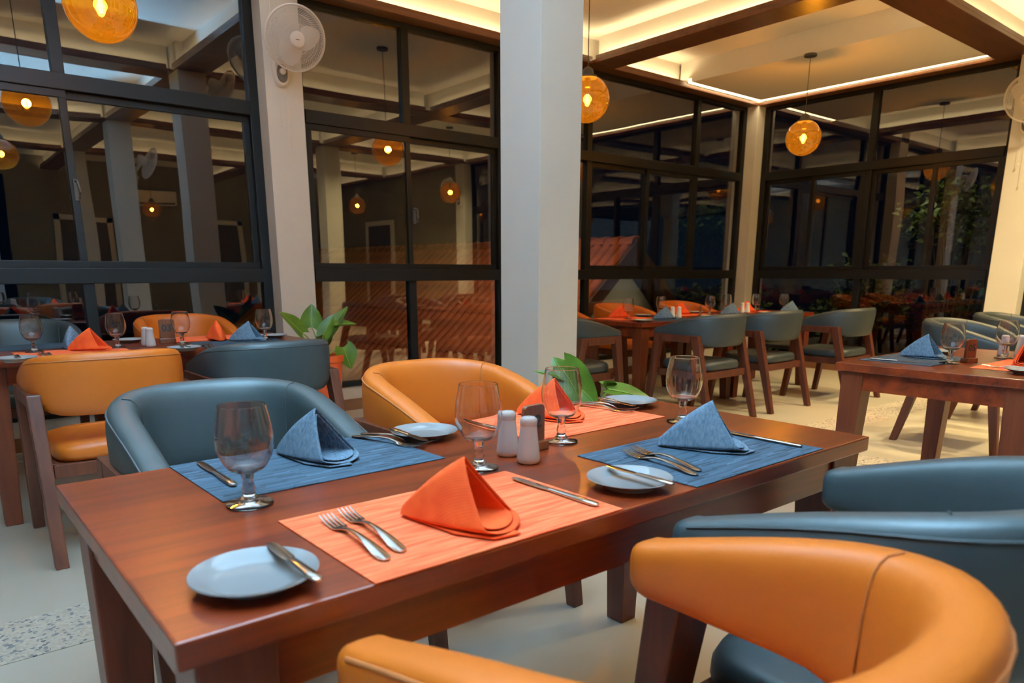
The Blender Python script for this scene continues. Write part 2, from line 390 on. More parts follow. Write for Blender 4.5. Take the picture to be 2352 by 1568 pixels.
# ---------------------------------------------------------------- windows
ZT = ((.2, 1.07, 'low'), (1.17, 2.24, 'mid'), (2.345, 3.10, 'top'))
def bars(mb, ax, c, a0, a1, z0, z1, t=.07, d=.035):
    """a bar from a0..a1 along the glazing, z0..z1, depth +-d about the plane c"""
    if ax == 'x': mb.box(a0, a1, c-d, c+d, z0, z1)
    else: mb.box(c-d, c+d, a0, a1, z0, z1)
    return mb
def window(name, ax, c, a0, a1, posts, sash, lowposts, handle=None):
    rt = empty(name, kind='structure')
    f = MB()
    bars(f, ax, c, a0, a1, .2, .245); bars(f, ax, c, a0, a1, 3.06, 3.10)
    bars(f, ax, c, a0, a0+.07, .245, 3.06); bars(f, ax, c, a1-.07, a1, .245, 3.06)
    obj('window_frame', f, M['alu'], rt, .004)
    obj('transom', bars(MB(), ax, c, a0+.07, a1-.07, 1.07, 1.17, d=.05), M['alu'], rt, .004)
    obj('transom', bars(MB(), ax, c, a0+.07, a1-.07, 2.245, 2.34, d=.05), M['alu'], rt, .004)
    for p in posts:
        obj('mullion', bars(MB(), ax, c, p-.035, p+.035, 2.34, 3.06), M['alu'], rt, .004)
    for p in lowposts:
        obj('mullion', bars(MB(), ax, c, p-.035, p+.035, .245, 1.07), M['alu'], rt, .004)
    def pane(u0, u1, z0, z1, off=0):
        obj('pane', bars(MB(), ax, c+off, u0, u1, z0, z1, d=.003), M['window'], rt)
    e = [a0+.07]+[p for p in posts]+[a1-.07]
    for i in range(len(e)-1):
        pane(e[i]+(.035 if i else 0), e[i+1]-(.035 if i < len(e)-2 else 0), 2.34, 3.06)
    e = [a0+.07]+[p for p in lowposts]+[a1-.07]
    for i in range(len(e)-1):
        pane(e[i]+(.035 if i else 0), e[i+1]-(.035 if i < len(e)-2 else 0), .245, 1.07)
    for k, (s0, s1, fixed) in enumerate(sash):
        if fixed:
            pane(s0, s1, 1.17, 2.245); continue
        off = (.018 if k % 2 else -.018); w_ = .045
        g = MB(); q = c+off
        bars(g, ax, q, s0, s1, 1.17, 1.17+w_, d=.016); bars(g, ax, q, s0, s1, 2.245-w_, 2.245, d=.016)
        bars(g, ax, q, s0, s0+w_, 1.17+w_, 2.245-w_, d=.016); bars(g, ax, q, s1-w_, s1, 1.17+w_, 2.245-w_, d=.016)
        sf = obj('sash', g, M['alu'], rt, .003)
        obj('pane', bars(MB(), ax, q, s0+w_, s1-w_, 1.17+w_, 2.245-w_, d=.003), M['window'], sf)
    for p in [q for q in posts if q not in [s for t in sash if not t[2] for s in t[:2]]][:0]: pass
    if handle:
        h = MB(); x, z = handle
        h.box(x-.012, x+.012, c-.05, c-.03, z-.07, z+.06).tube([(x, c-.05, z+.05), (x+.01, c-.075, z+.045), (x+.014, c-.08, z-.02), (x+.008, c-.075, z-.06)], .009, 6)
        obj('window_handle', h, M['black'], rt, smooth=True)
    return rt
window('window_1', 'x', YW, -.34, 2.21, [.955], [(-.27, .98, 0), (.935, 2.14, 0)], [.965], (.965, 1.66))
window('window_2', 'x', YW, 2.49, 4.50, [3.46], [(2.56, 3.485, 0), (3.44, 4.43, 0)], [3.47], (3.50, 1.62))
w3 = window('window_3', 'x', YW, 4.79, 8.34, [5.62, 7.39], [(4.86, 5.585, 1), (5.655, 6.56, 0), (6.52, 7.355, 0), (7.425, 8.27, 1)], [5.62])
for p in (5.62, 7.39): obj('mullion', bars(MB(), 'x', YW, p-.035, p+.035, 1.17, 2.245), M['alu'], w3, .004)
w4 = window('window_4', 'y', XW, 2.685, 5.42, [4.07], [(2.755, 3.40, 0), (3.36, 4.035, 0), (4.105, 4.74, 0), (4.70, 5.35, 0)], [4.07])
obj('mullion', bars(MB(), 'y', XW, 4.07-.035, 4.07+.035, 1.17, 2.245), M['alu'], w4, .004)
w5 = window('window_5', 'y', XW, -.27, 2.41, [1.07], [(-.2, .47, 0), (.43, 1.035, 0), (1.105, 1.72, 0), (1.68, 2.34, 0)], [1.07])
w6 = window('window_6', 'x', YW, -3.6, -.62, [-2.1], [(-3.53, -2.075, 0), (-2.12, -.69, 0)], [-2.1])
struct('wall_right_rear', MB().box(XW-.02, XW+.1, Y0, -.55, .16, 3.10), M['olive'])
d = struct('door_3', MB().box(XW-.05, XW-.02, -4.3, -3.3, .0, 2.15), M['black'])
obj('door_frame', MB().box(XW-.07, XW-.02, -4.4, -4.3, 0, 2.25).box(XW-.07, XW-.02, -3.3, -3.2, 0, 2.25).box(XW-.07, XW-.02, -4.3, -3.3, 2.15, 2.25), M['plaster'], d)

# ---------------------------------------------------------------- chairs
def rrect(hx, hy, n, p):
    out = []
    for k in range(n):
        t = 2*PI*(k+.5)/n; c, s = math.cos(t), math.sin(t)
        out.append((hx*math.copysign(abs(c)**(2/p), c), hy*math.copysign(abs(s)**(2/p), s)))
    return out
def sstep(a, b, x):
    t = max(0, min(1, (x-a)/(b-a))); return t*t*(3-2*t)
def shell_path():
    a, yb_, yf = .243, -.235, .215
    pts = []
    for i in range(7): pts.append(Vector((-a, yf-(yf+.0)*i/7, 0)))
    for i in range(0, 25):
        t = PI*i/24; c, s = math.cos(t), math.sin(t)
        pts.append(Vector((-a*math.copysign(abs(c)**(2/2.6), c), yb_*abs(s)**(2/2.6), 0)))
    for i in range(6, -1, -1): pts.append(Vector((a, yf-(yf+.0)*i/7, 0)))
    return pts
def make_chair(name, label, leather, seam):
    t = empty(name, label, 'chair')
    pts = shell_path(); n = len(pts)
    ls = [0]
    for i in range(1, n): ls.append(ls[-1]+(pts[i]-pts[i-1]).length)
    Lh = ls[-1]/2
    def prof(i):
        s = min(ls[i], ls[-1]-ls[i])
        top = .690+.110*math.sin(PI/2*min(1, s/.54)); bot = .598-.040*sstep(.24, .44, s)
        th = .072+.008*sstep(.0, .3, s); back = sstep(.25, .6, s)
        return top, bot, th, back
    rings = []
    nr = 22
    def ring(i, sc=1, push=0):
        p = pts[i]; d = (pts[min(i+1, n-1)]-pts[max(i-1, 0)]).normalized(); nrm = Vector((d.y, -d.x, 0))
        if nrm.dot(Vector((p.x, p.y+.0, 0))) < 0: nrm = -nrm
        top, bot, th, back = prof(i); zc = (top+bot)/2; h = (top-bot)/2
        out = []
        for (u, v) in rrect(th/2*sc, h*sc, nr, 3.6):
            z = zc+v; lean = .030*back*(z-.60)/.2
            out.append(p+nrm*(u+lean)+d*push+Vector((0, 0, z)))
        return out
    for sc, pu in ((.45, -.036), (.78, -.03), (.94, -.016)): rings.append(ring(0, sc, pu))
    for i in range(n): rings.append(ring(i))
    for sc, pu in ((.94, .016), (.78, .03), (.45, .036)): rings.append(ring(n-1, sc, pu))
    sh = obj('backrest', MB().loft(rings), leather, t, smooth=True)
    # piping round the outer edge of the shell and two upright stitched seams inside it
    pp = []
    for i in range(n):
        pp.append(ring(i, 1.0)[2])
    obj('piping', MB().tube(pp, .0028, 6), seam, sh, smooth=True)
    for i in (11, n-12):
        r_ = ring(i, 1.012); k = nr
        arc = sorted(r_, key=lambda v: v.z); cen = sum((Vector(v) for v in r_), Vector())/nr
        d = (pts[i+1]-pts[i-1]).normalized(); nrm = Vector((d.y, -d.x, 0))
        if nrm.dot(pts[i]) < 0: nrm = -nrm
        ins = [v for v in r_ if (v-cen).dot(nrm) < .012]; ins.sort(key=lambda v: v.z)
        obj('seam', MB().tube(ins, .0016, 5), seam, sh, smooth=True)
    # seat cushion
    rg = []
    for (z, k) in ((.372, .90), (.378, .97), (.395, 1.0), (.42, .995), (.438, .96), (.447, .86), (.452, .6)):
        rg.append([(x*k, y*k+.005, z+.008*(1-(x/.23)**2)) for (x, y) in rrect(.232, .225, 40, 5)])
    obj('seat', MB().loft(rg), leather, t, smooth=True)
    # wooden frame
    fr = MB()
    for s in (-1, 1): fr.box(s*.235-.012, s*.235+.012, -.19, .20, .325, .378)
    fr.box(-.245, .245, .19, .215, .325, .378).box(-.245, .245, -.222, -.197, .325, .378).box(-.23, .23, -.197, .19, .358, .376)
    obj('seat_frame', fr, M['chairwood'], t, .003)
    for s in (-1, 1):
        def leg(yt, ybt, w0, w1, ofs):
            x0, x1 = s*.268, s*.276
            a = [(x1-.022, ybt-w1, 0), (x1+.022, ybt-w1, 0), (x1+.022, ybt+w1, 0), (x1-.022, ybt+w1, 0)]
            b_ = [(x0-.024, yt-w0, .645), (x0+.024, yt-w0, .645), (x0+.024, yt+w0, .645), (x0-.024, yt+w0, .645)]
            obj('leg', MB().hexa(a, b_), M['chairwood'], t, .005)
        leg(.195, .285, .034, .020, 0); leg(-.135, -.305, .034, .020, 0)
        rl = MB().hexa([(s*.268-.024, -.105, .592), (s*.268+.024, -.105, .592), (s*.268+.024, .165, .592), (s*.268-.024, .165, .592)],
                       [(s*.268-.024, -.105, .645), (s*.268+.024, -.105, .645), (s*.268+.024, .165, .645), (s*.268-.024, .165, .645)])
        obj('arm_rail', rl, M['chairwood'], t, .004)
    return Proto(t)
CO = make_chair('tub_chair', 'x', M['orange'], M['seam'])
CG = make_chair('tub_chair', 'x', M['grey'], M['greyseam'])
def chair(P, x, y, rz, label, group, sz=1, sx=1):
    o = P.place((x, y, 0), rz, label, group, 'chair')
    o.scale = (1.07*sx, 1.06*sx, 1.045*sz)
    return o
G1, G2, G3, G4 = 'chairs at the front table', 'chairs at table 03', 'chairs at the long far table', 'chairs beyond table 05'
chair(CO, .622, .470, 0, 'orange leather tub chair nearest the camera, its back to us at the front table', G1, 1.0)
chair(CG, 1.262, .480, 0, 'slate blue tub chair right behind the nearest orange one', G1, 1.012)
chair(CG, .632, 1.93, PI, 'slate tub chair facing us across the front table behind a blue napkin', G1, 1, .975)
chair(CO, 1.385, 1.97, PI, 'orange tub chair facing us across the front table, before the white column', G1, 1, .97)
chair(CO, .625, 3.53, 0, 'orange tub chair with its back to us at table 03', G2)
chair(CG, 1.325, 3.53, 0, 'slate tub chair with its back to us at table 03, by the potted plant', G2)
chair(CG, .50, 5.03, PI, 'slate tub chair on the window side of table 03', G2, 1.04)
chair(CO, 1.40, 5.03, PI, 'orange tub chair on the window side of table 03', G2, 1.04)
chair(CG, 3.93, 4.06, -PI/2, 'grey tub chair at the left head of the far table, half behind a white column', G3)
chair(CG, 4.89, 3.53, 0, 'grey tub chair nearest the left corner of the long far table', G3)
chair(CG, 5.72, 3.52, 0, 'middle grey tub chair on the near side of the long far table', G3)
chair(CG, 6.64, 3.33, 0, 'grey tub chair standing apart at the right end of the long far table', G3)
chair(CO, 4.62, 4.98, PI, 'orange tub chair behind the long far table, beside the white column', G3)
chair(CO, 5.62, 5.0, PI, 'orange tub chair in the middle behind the long far table', G3)
chair(CO, 6.62, 5.0, PI, 'orange tub chair furthest right behind the long far table', G3)
chair(CG, 5.52, 1.80, PI, 'grey tub chair facing us past the stand numbered 05', G4)
chair(CG, 6.62, 1.86, PI, 'grey tub chair beneath the wall fan at the right edge', G4)

# ---------------------------------------------------------------- tables
def table(x0, x1, y0, y1, label, h=.75, group='dining tables'):
    t = empty('dining_table', label, 'table', ((x0+x1)/2, (y0+y1)/2, 0), 0, group)
    hx, hy = (x1-x0)/2, (y1-y0)/2
    obj('tabletop', MB().box(-hx, hx, -hy, hy, h-.036, h), M['table'], t, .004)
    ap = MB(); i = .03; z0, z1 = h-.118, h-.036
    ap.box(-hx+i, hx-i, -hy+i, -hy+i+.022, z0, z1).box(-hx+i, hx-i, hy-i-.022, hy-i, z0, z1)
    ap.box(-hx+i, -hx+i+.022, -hy+i+.022, hy-i-.022, z0, z1).box(hx-i-.022, hx-i, -hy+i+.022, hy-i-.022, z0, z1)
    obj('apron', ap, M['table'], t)
    for sx in (-1, 1):
        for sy in (-1, 1):
            xo, yo = sx*(hx-.022), sy*(hy-.022); w0, w1 = .10, .068
            def q(w, z): return [(xo, yo, z), (xo-sx*w, yo, z), (xo-sx*w, yo-sy*w, z), (xo, yo-sy*w, z)]
            obj('leg', MB().hexa(q(w1, 0), q(w0, h-.036)), M['legwood'], t, .004)
    return t
table(.170, 1.780, .778, 1.563, 'large glossy mahogany dining table in front, laid for four')
H3 = .765
table(.19, 1.80, 3.90, 4.66, 'mahogany table under the left windows carrying the stand numbered 03', H3)
table(4.507, 5.84, 3.836, 4.53, 'left half of the long far table, its corner leg towards us', .75)
table(5.845, 7.173, 3.836, 4.53, 'right half of the long far table, behind grey chairs', .75)
table(3.192, 4.33, .80, 1.585, 'mahogany table at the right edge carrying the stand numbered 05', .75)

# ---------------------------------------------------------------- tableware prototypes
def proto_glass():
    t = empty('water_goblet', 'x', 'glass')
    kp = [(.0215, .0605), (.0300, .066), (.0385, .078), (.0455, .095), (.0478, .112), (.0470, .130), (.0435, .152), (.0390, .1745)]
    o = []
    for a in range(len(kp)-1):
        p0, p1, p2, p3 = kp[max(a-1, 0)], kp[a], kp[a+1], kp[min(a+2, len(kp)-1)]
        for q in (0, .25, .5, .75):
            o.append(tuple(.5*(2*p1[c]+(p2[c]-p0[c])*q+(2*p0[c]-5*p1[c]+4*p2[c]-p3[c])*q*q+(3*p1[c]-p0[c]-3*p2[c]+p3[c])*q**3) for c in (0, 1)))
    o += [(.03915, .1738), (.0390, .1745)]
    i_ = [(r-.0013, z) for r, z in reversed(o) if z > .067]
    prof = [(.012, .0592)]+o+[(.0387, .1751), (.0380, .1751)]+i_+[(.020, .0668), (.012, .0652), (.004, .0648)]
    obj('bowl', MB().lathe(prof, 56), M['solid'], t, smooth=True)
    obj('stem', MB().lathe([(.004, .0605), (.012, .060), (.0105, .052), (.0085, .044), (.0095, .036), (.0115, .030), (.0095, .024), (.011, .018), (.016, .012), (.010, .0095)], 28), M['solid'], t, smooth=True)
    obj('foot', MB().lathe([(.002, .0005), (.0385, .0005), (.0398, .002), (.0390, .0042), (.026, .0065), (.012, .0092), (.002, .0095)], 40), M['solid'], t, smooth=True)
    return Proto(t)
def proto_plate():
    p = [(.040, .0), (.048, .0), (.050, .004), (.066, .0115), (.079, .0175), (.0808, .0185), (.0800, .0200), (.074, .0180), (.062, .0125), (.054, .0080), (.048, .0070), (.001, .0068)]
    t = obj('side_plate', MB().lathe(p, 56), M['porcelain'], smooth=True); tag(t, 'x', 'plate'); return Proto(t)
def prof_strip(mb, secs, n=10, p=2.6):
    """secs: (y, halfwidth, zc, halfthick)"""
    rings = [[(x, y, zc+z) for (x, z) in rrect(hw, ht, n, p)] for (y, hw, zc, ht) in secs]
    return mb.loft(rings)
def proto_fork():
    t = empty('table_fork', 'x', 'fork')
    obj('handle', prof_strip(MB(), [(-.098, .0035, .003, .0012), (-.092, .0085, .003, .0016), (-.075, .0095, .0045, .0018), (-.045, .0068, .0085, .0019), (-.015, .0042, .0105, .0021), (.010, .0034, .0095, .0022), (.028, .0045, .0060, .0019), (.040, .0100, .0034, .0013), (.048, .0118, .0028, .0011)]), M['steel'], t, smooth=True)
    tn = MB()
    for k in range(4):
        x = (k-1.5)*.0062
        rings = [[(x+a, y, z+b_) for (a, b_) in rrect(w_, .0011, 6, 2.5)] for (y, z, w_) in ((.046, .0028, .0024), (.062, .0030, .0019), (.080, .0048, .0016), (.096, .0078, .0009))]
        tn.loft(rings)
    obj('tines', tn, M['steel'], t, smooth=True); t.scale = (1.12, 1.12, 1.12); return Proto(t)
def proto_knife(name, L, cat='knife'):
    t = empty(name, 'x', cat); k = L/.21
    obj('handle', prof_strip(MB(), [(-.105*k, .004, .004, .002), (-.100*k, .0075, .004, .0032), (-.07*k, .0085, .004, .0036), (-.03*k, .0072, .004, .0033), (.000, .0058, .004, .003), (.006*k, .0062, .004, .0026)]), M['steel'], t, smooth=True)
    obj('blade', prof_strip(MB(), [(.004*k, .0060, .004, .0012), (.02*k, .0085, .004, .0009), (.06*k, .0092, .004, .0009), (.09*k, .0080, .004, .0008), (.102*k, .0045, .004, .0006)]), M['steel'], t, smooth=True)
    return Proto(t)
def proto_shaker():
    t = empty('shaker', 'x', 'shaker')
    obj('body', MB().lathe([(.018, 0), (.0225, .0015), (.0245, .006), (.0252, .012), (.0235, .026), (.0205, .050), (.0178, .073), (.0172, .080)], 32), M['shaker'], t, smooth=True)
    obj('cap', MB().lathe([(.0172, .080), (.0180, .0825), (.0184, .089), (.0176, .0945), (.013, .0985), (.006, .100), (.001, .1003)], 32), M['shaker'], t, smooth=True)
    h = MB()
    for k in range(3):
        a = 2*PI*k/3; h.lathe([(.0011, 0), (.0011, .0006)], 8, (.005*math.cos(a), .005*math.sin(a), .0998))
    obj('pour_holes', h, M['ink'], t); return Proto(t)
def proto_mat(m, name='placemat'):
    t = obj(name, MB().box(-.237, .237, -.157, .157, 0, .0022), m, None, .0008); tag(t, 'x', 'placemat'); return Proto(t)
def proto_napkin(m):
    t = empty('folded_napkin', 'x', 'napkin')
    A = Vector((.012, 0, .116)); tip = Vector((-.105, 0, .004)); N_ = Vector((.100, 0, .003))
    def mouth(u, wsc, ins):          # u 0..1 from the apex down one side (sign in wsc) to the nose
        s = u
        k = .78
        if s < k: x = A.x+.060*(s/k)**1.1; z = A.z-(A.z-.014)*(s/k)**.95; w_ = .056*(s/k)**.85
        else:
            f = (s-k)/(1-k); x = A.x+.060+(N_.x-A.x-.060)*math.sin(f*PI/2); z = .003+.011*(1-f)**1.5; w_ = .056*math.cos(f*PI/2)
        p = Vector((x, w_*wsc, z)); c = Vector((.03, 0, .035))
        return p.lerp(c, ins)
    def layer(ins, tipk, flare=0):
        mb = MB(); rings = []; nn = 17
        loop = [mouth(k/(nn-1), 1, ins) for k in range(nn)]+[mouth(1-k/(nn-1), -1, ins) for k in range(1, nn-1)]
        for j in range(11):
            f = j/10
            ring_ = []
            for p in loop:
                tp = tip.lerp(Vector((.0, 0, .03)), tipk)+Vector((0, (p.y)*.12, max(0, p.z-.004)*.10))
                q = tp.lerp(p, f)
                # belly the cloth out a little and keep it on the table
                q.y += math.copysign(.010*math.sin(PI*f), p.y) if abs(p.y) > .004 else 0
                if p.z > .02: q.z += .008*math.sin(PI*f)*(p.z/.116)
                q.z = max(.0026, q.z); ring_.append(q)
            rings.append(ring_)
        return mb.loft(rings, cap=False)
    def cloth(name, mb, th):
        me = mb.mesh(name, 0, False)
        bm = bmesh.new(); bm.from_mesh(me); bmesh.ops.remove_doubles(bm, verts=bm.verts, dist=.0004)
        bmesh.ops.recalc_face_normals(bm, faces=bm.faces)
        bmesh.ops.solidify(bm, geom=bm.faces[:], thickness=th)
        for f in bm.faces: f.smooth = True
        bm.to_mesh(me); bm.free(); o = obj(name, me, m, t)
        sb = o.modifiers.new('soft', 'SUBSURF'); sb.levels = 1; sb.render_levels = 1
        return o
    cloth('outer_fold', layer(0, 0), .0035)
    cloth('inner_fold', layer(.16, .12), .003)
    fl = MB(); pts = [(-.085, -.012), (.02, -.052), (.085, -.050), (.112, -.012), (.06, .02), (-.05, .02)]
    fl.loft([[(x, y, .0024) for x, y in pts], [(x, y, .0052) for x, y in pts]])
    obj('base_flap', fl, m, t, .001)
    return Proto(t)
def text_obj(s, size, m, parent, loc, rot):
    cu = bpy.data.curves.new('number', 'FONT'); cu.body = s; cu.size = size; cu.extrude = .0004; cu.offset = .0012
    cu.align_x = 'CENTER'; cu.align_y = 'CENTER'; cu.resolution_u = 4
    tmp = bpy.data.objects.new('number', cu); C.objects.link(tmp)
    dg = bpy.context.evaluated_depsgraph_get(); me = bpy.data.meshes.new_from_object(tmp.evaluated_get(dg))
    bpy.data.objects.remove(tmp); bpy.data.curves.remove(cu); me.name = 'number'
    me.materials.clear(); o = obj('number', me, m, parent); o.location = loc; o.rotation_euler = rot; return o
def number_stand(s, x, y, z, rz, label, k=1):
    t = empty('table_number_stand', label, 'number stand', (x, y, z), rz, 'wooden table numbers')
    obj('base', MB().box(-.033*k, .033*k, -.019, .019, 0, .020), M['stand'], t, .002)
    pts = []
    hw, h0, h1, rr = .031*k, .016, .103, .010
    pts += [(-hw, h0), (hw, h0)]
    for i in range(5): a = PI/2*i/4; pts.append((hw-rr+rr*math.cos(a), h1-rr+rr*math.sin(a)))
    for i in range(5): a = PI/2+PI/2*i/4; pts.append((-hw+rr+rr*math.cos(a), h1-rr+rr*math.sin(a)))
    obj('board', MB().loft([[(px, -.006, pz) for px, pz in pts], [(px, .006, pz) for px, pz in pts]]), M['stand'], t, .001)
    text_obj(s, .040, M['ink'], t, (0, -.0064, .064), (PI/2, 0, 0)); text_obj(s, .040, M['ink'], t, (0, .0064, .064), (PI/2, 0, PI))
    return t
GL = proto_glass(); PL = proto_plate(); FK = proto_fork(); KN = proto_knife('table_knife', .225); BK = proto_knife('butter_knife', .165)
SH = proto_shaker(); MO = proto_mat(M['matorange']); MBl = proto_mat(M['matblue']); NB = proto_napkin(M['napblue']); NO = proto_napkin(M['naporange'])
def along(P, a, b, z, label, group, tilt=0, cat=None):
    """lay a long thing from its handle end a to its far end b"""
    d = Vector((b[0]-a[0], b[1]-a[1])); o = P.place(((a[0]+b[0])/2, (a[1]+b[1])/2, z), math.atan2(d.y, d.x)-PI/2, label, group, cat)
    if tilt: o.rotation_euler = Euler((tilt, 0, o.rotation_euler.z))
    return o
T = .7502
TM = T+.0022
# ---- front table
gm, gg, gp, gn, gf, gk, gb = ('placemats on the front table', 'goblets on the front table', 'plates on the front table', 'napkins on the front table', 'forks on the front table', 'knives on the front table', 'butter knives on the front plates')
MBl.place((.612, 1.412, T), R(1), 'blue woven placemat at the back left of the front table', gm)
MO.place((.650, .936, T), R(.3), 'orange woven placemat at the near left of the front table', gm)
MO.place((1.345, 1.405, T), R(1), 'orange woven placemat at the back right of the front table, under an orange napkin', gm)
MBl.place((1.325, .938, T), R(.5), 'blue woven placemat at the right end of the front table', gm)
GL.place((.411, 1.211, T), 0, 'clear goblet furthest left on the front table, beside the blue mat', gg)
GL.place((.859, 1.147, T), 0, 'clear goblet just left of the two white shakers on the front table', gg)
GL.place((1.153, 1.215, T), 0, 'clear goblet in front of the orange napkin, right of the wooden number stand', gg)
GL.place((1.561, 1.177, T), 0, 'clear goblet behind the blue napkin at the right end of the front table', gg)
PL.place((.297, .880, T), 0, 'white side plate at the near left corner, largest in view', gp)
PL.place((.932, 1.465, T), 0, 'white side plate between the two tub chairs across the front table', gp)
PL.place((1.002, .868, T), 0, 'white side plate between the near orange mat and the near blue mat', gp)
PL.place((1.645, 1.437, T), 0, 'white side plate at the far right corner, plant leaf behind it', gp)
NB.place((.630, 1.43, TM), R(-66), 'blue linen napkin folded as a tent behind the leftmost goblet', gn)
NO.place((.628, .895, TM), R(-62), 'orange napkin tent on the near orange mat, largest napkin', gn)
NO.place((1.325, 1.445, TM), R(-72), 'orange napkin tent seen through the goblet by the number stand', gn)
NB.place((1.352, .955, TM), R(-52), 'blue linen napkin tent at the right end of the front table', gn)
along(FK, (.461, .817), (.475, 1.064), TM, 'steel fork left of its twin on the near orange mat', gf)
along(FK, (.493, .818), (.515, 1.089), TM, 'steel fork right of its twin on the near orange mat', gf)
along(FK, (1.147, .810), (1.182, 1.053), TM, 'steel fork next to the plate on the near blue mat', gf)
along(FK, (1.175, .814), (1.225, 1.075), TM, 'steel fork next to the blue napkin on the near blue mat', gf)
along(FK, (.799, 1.550), (.852, 1.378), TM, 'steel fork nearer the blue napkin on the back left mat', gf)
along(FK, (.832, 1.552), (.877, 1.400), TM, 'steel fork nearer the plate on the back left blue mat', gf)
along(FK, (1.520, 1.52), (1.541, 1.371), TM, 'steel fork nearer the orange napkin on the back right mat', gf)
along(FK, (1.545, 1.525), (1.578, 1.395), TM, 'steel fork nearer the plate on the back right orange mat', gf)
along(KN, (.860, .812), (.857, 1.038), TM, 'steel dinner knife on the near orange mat', gk)
along(KN, (.424, 1.323), (.427, 1.55), TM, 'steel dinner knife on the blue mat behind the leftmost goblet', gk)
along(KN, (1.531, .820), (1.529, 1.04), TM, 'steel dinner knife right of the blue napkin at the table end', gk)
along(KN, (1.122, 1.375), (1.115, 1.55), TM, 'steel dinner knife behind the white shakers on the orange mat', gk)
along(BK, (.343, .797), (.345, .945), T+.0185, 'butter knife across the plate at the near left corner', gb)
along(BK, (.868, 1.519), (.862, 1.340), T+.0185, 'butter knife across the plate between the two back chairs', gb)
along(BK, (1.014, .780), (1.016, .935), T+.0185, 'butter knife across the plate between the near mats', gb)
along(BK, (1.584, 1.505), (1.560, 1.34), T+.0185, 'butter knife across the plate at the far right corner', gb)
SH.place((.976, 1.197, T), 0, 'white porcelain shaker behind its twin on the front table', 'shakers on the front table')
SH.place((.969, 1.120, T), 0, 'white porcelain shaker in front of its twin on the front table', 'shakers on the front table')
number_stand('02', 1.052, 1.200, T, R(4), 'wooden number stand half hidden behind the white shakers', 1.0)
# ---- table 03
T3 = H3+.0002; TM3 = T3+.0022
g = 'things laid on table 03'
s3 = .965
def p3(x, y): return (x*s3, y*s3)
MO.place((.60, 4.06, T3), 0, 'orange placemat at the near left of table 03', 'placemats on table 03')
MBl.place((1.40, 4.06, T3), 0, 'dark slate placemat at the near right of table 03', 'placemats on table 03')
MBl.place((.52, 4.49, T3), 0, 'dark slate placemat at the back left of table 03', 'placemats on table 03')
MO.place((1.36, 4.45, T3), 0, 'orange placemat at the back right of table 03', 'placemats on table 03')
for (x, y), lb in zip(((.471, 4.328), (.843, 4.299), (1.163, 4.282), (1.619, 4.250)), ('first from the left, before a grey chair', 'second from the left, left of the shakers', 'beside the stand numbered 03', 'at the right end, before the white column')):
    GL.place((*p3(x, y), T3), 0, 'clear goblet on table 03, '+lb, 'goblets on table 03')
for (x, y), lb in zip(((.356, 3.930), (.965, 4.62), (1.080, 3.955), (1.72, 4.385)), ('at its near left corner', 'behind the shakers', 'in front of the number', 'at its right end')):
    PL.place((*p3(x, y), T3), 0, 'white side plate on table 03, '+lb, 'plates on table 03')
NB.place((*p3(.655, 4.45), TM3), R(70), 'blue napkin tent at the back left of table 03', 'napkins on table 03')
NO.place((*p3(.700, 4.24), TM3), R(-35), 'orange napkin tent left of the white shakers on table 03', 'napkins on table 03')
NO.place((*p3(1.40, 4.42), TM3), R(82), 'orange napkin tent right of the number 03', 'napkins on table 03')
NB.place((*p3(1.515, 4.25), TM3), R(-40), 'blue grey napkin tent at the right end of table 03', 'napkins on table 03')
for (x, y), lb in zip(((.470, 4.11), (.497, 4.115), (1.205, 4.06), (1.235, 4.07)), ('left of a pair by the near left plate', 'right of a pair by the near left plate', 'left of a pair by the plate before the number', 'right of a pair by the plate before the number')):
    along(FK, (x*s3, (y-.11)*s3), ((x+.01)*s3, (y+.09)*s3), TM3, 'steel fork on table 03, '+lb, 'forks on table 03')
along(BK, (.345, 3.72), (.352, 3.87), T3+.0185, 'butter knife on the near left plate of table 03', 'butter knives on table 03')
along(BK, (1.045, 3.74), (1.05, 3.9), T3+.0185, 'butter knife on the plate before the number 03', 'butter knives on table 03')
SH.place((*p3(.990, 4.335), T3), 0, 'white shaker behind its twin on table 03', 'shakers on table 03')
SH.place((*p3(.995, 4.262), T3), 0, 'white shaker in front of its twin on table 03', 'shakers on table 03')
number_stand('03', 1.108*.985, 4.36*.985, T3, R(-12), 'wooden stand painted with the number 03', 1.0).scale = (1.25, 1.25, 1.25)
# ---- long far table
def pf(x, y): return (x, y)
for (x, y), lb in zip(((4.789, 4.235), (5.45, 4.42), (5.93, 4.22), (6.45, 4.39), (6.82, 4.29), (7.05, 4.11)), ('first from the left', 'second from the left', 'third from the left, by the number block', 'fourth from the left', 'fifth from the left, right of the shakers', 'furthest right')):
    GL.place((x, y, T), 0, 'clear goblet on the long far table, '+lb, 'goblets on the long far table')
for x, y, P, rz, lb in ((4.90, 4.43, NO, -35, 'orange napkin tent left of the first goblet on the far table'), (5.03, 4.03, NB, -40, 'grey blue napkin tent before the first pair of shakers on the far table'),
                        (5.77, 4.44, NO, -30, 'orange napkin tent in the middle of the far table'), (6.09, 4.09, NB, -40, 'grey blue napkin tent in the middle of the far table'),
                        (6.63, 4.28, NO, -30, 'orange napkin tent behind the second pair of shakers on the far table'), (6.98, 3.99, NB, -40, 'grey blue napkin tent at the right end of the far table')):
    P.place((x, y, TM), R(rz), lb, 'napkins on the long far table')
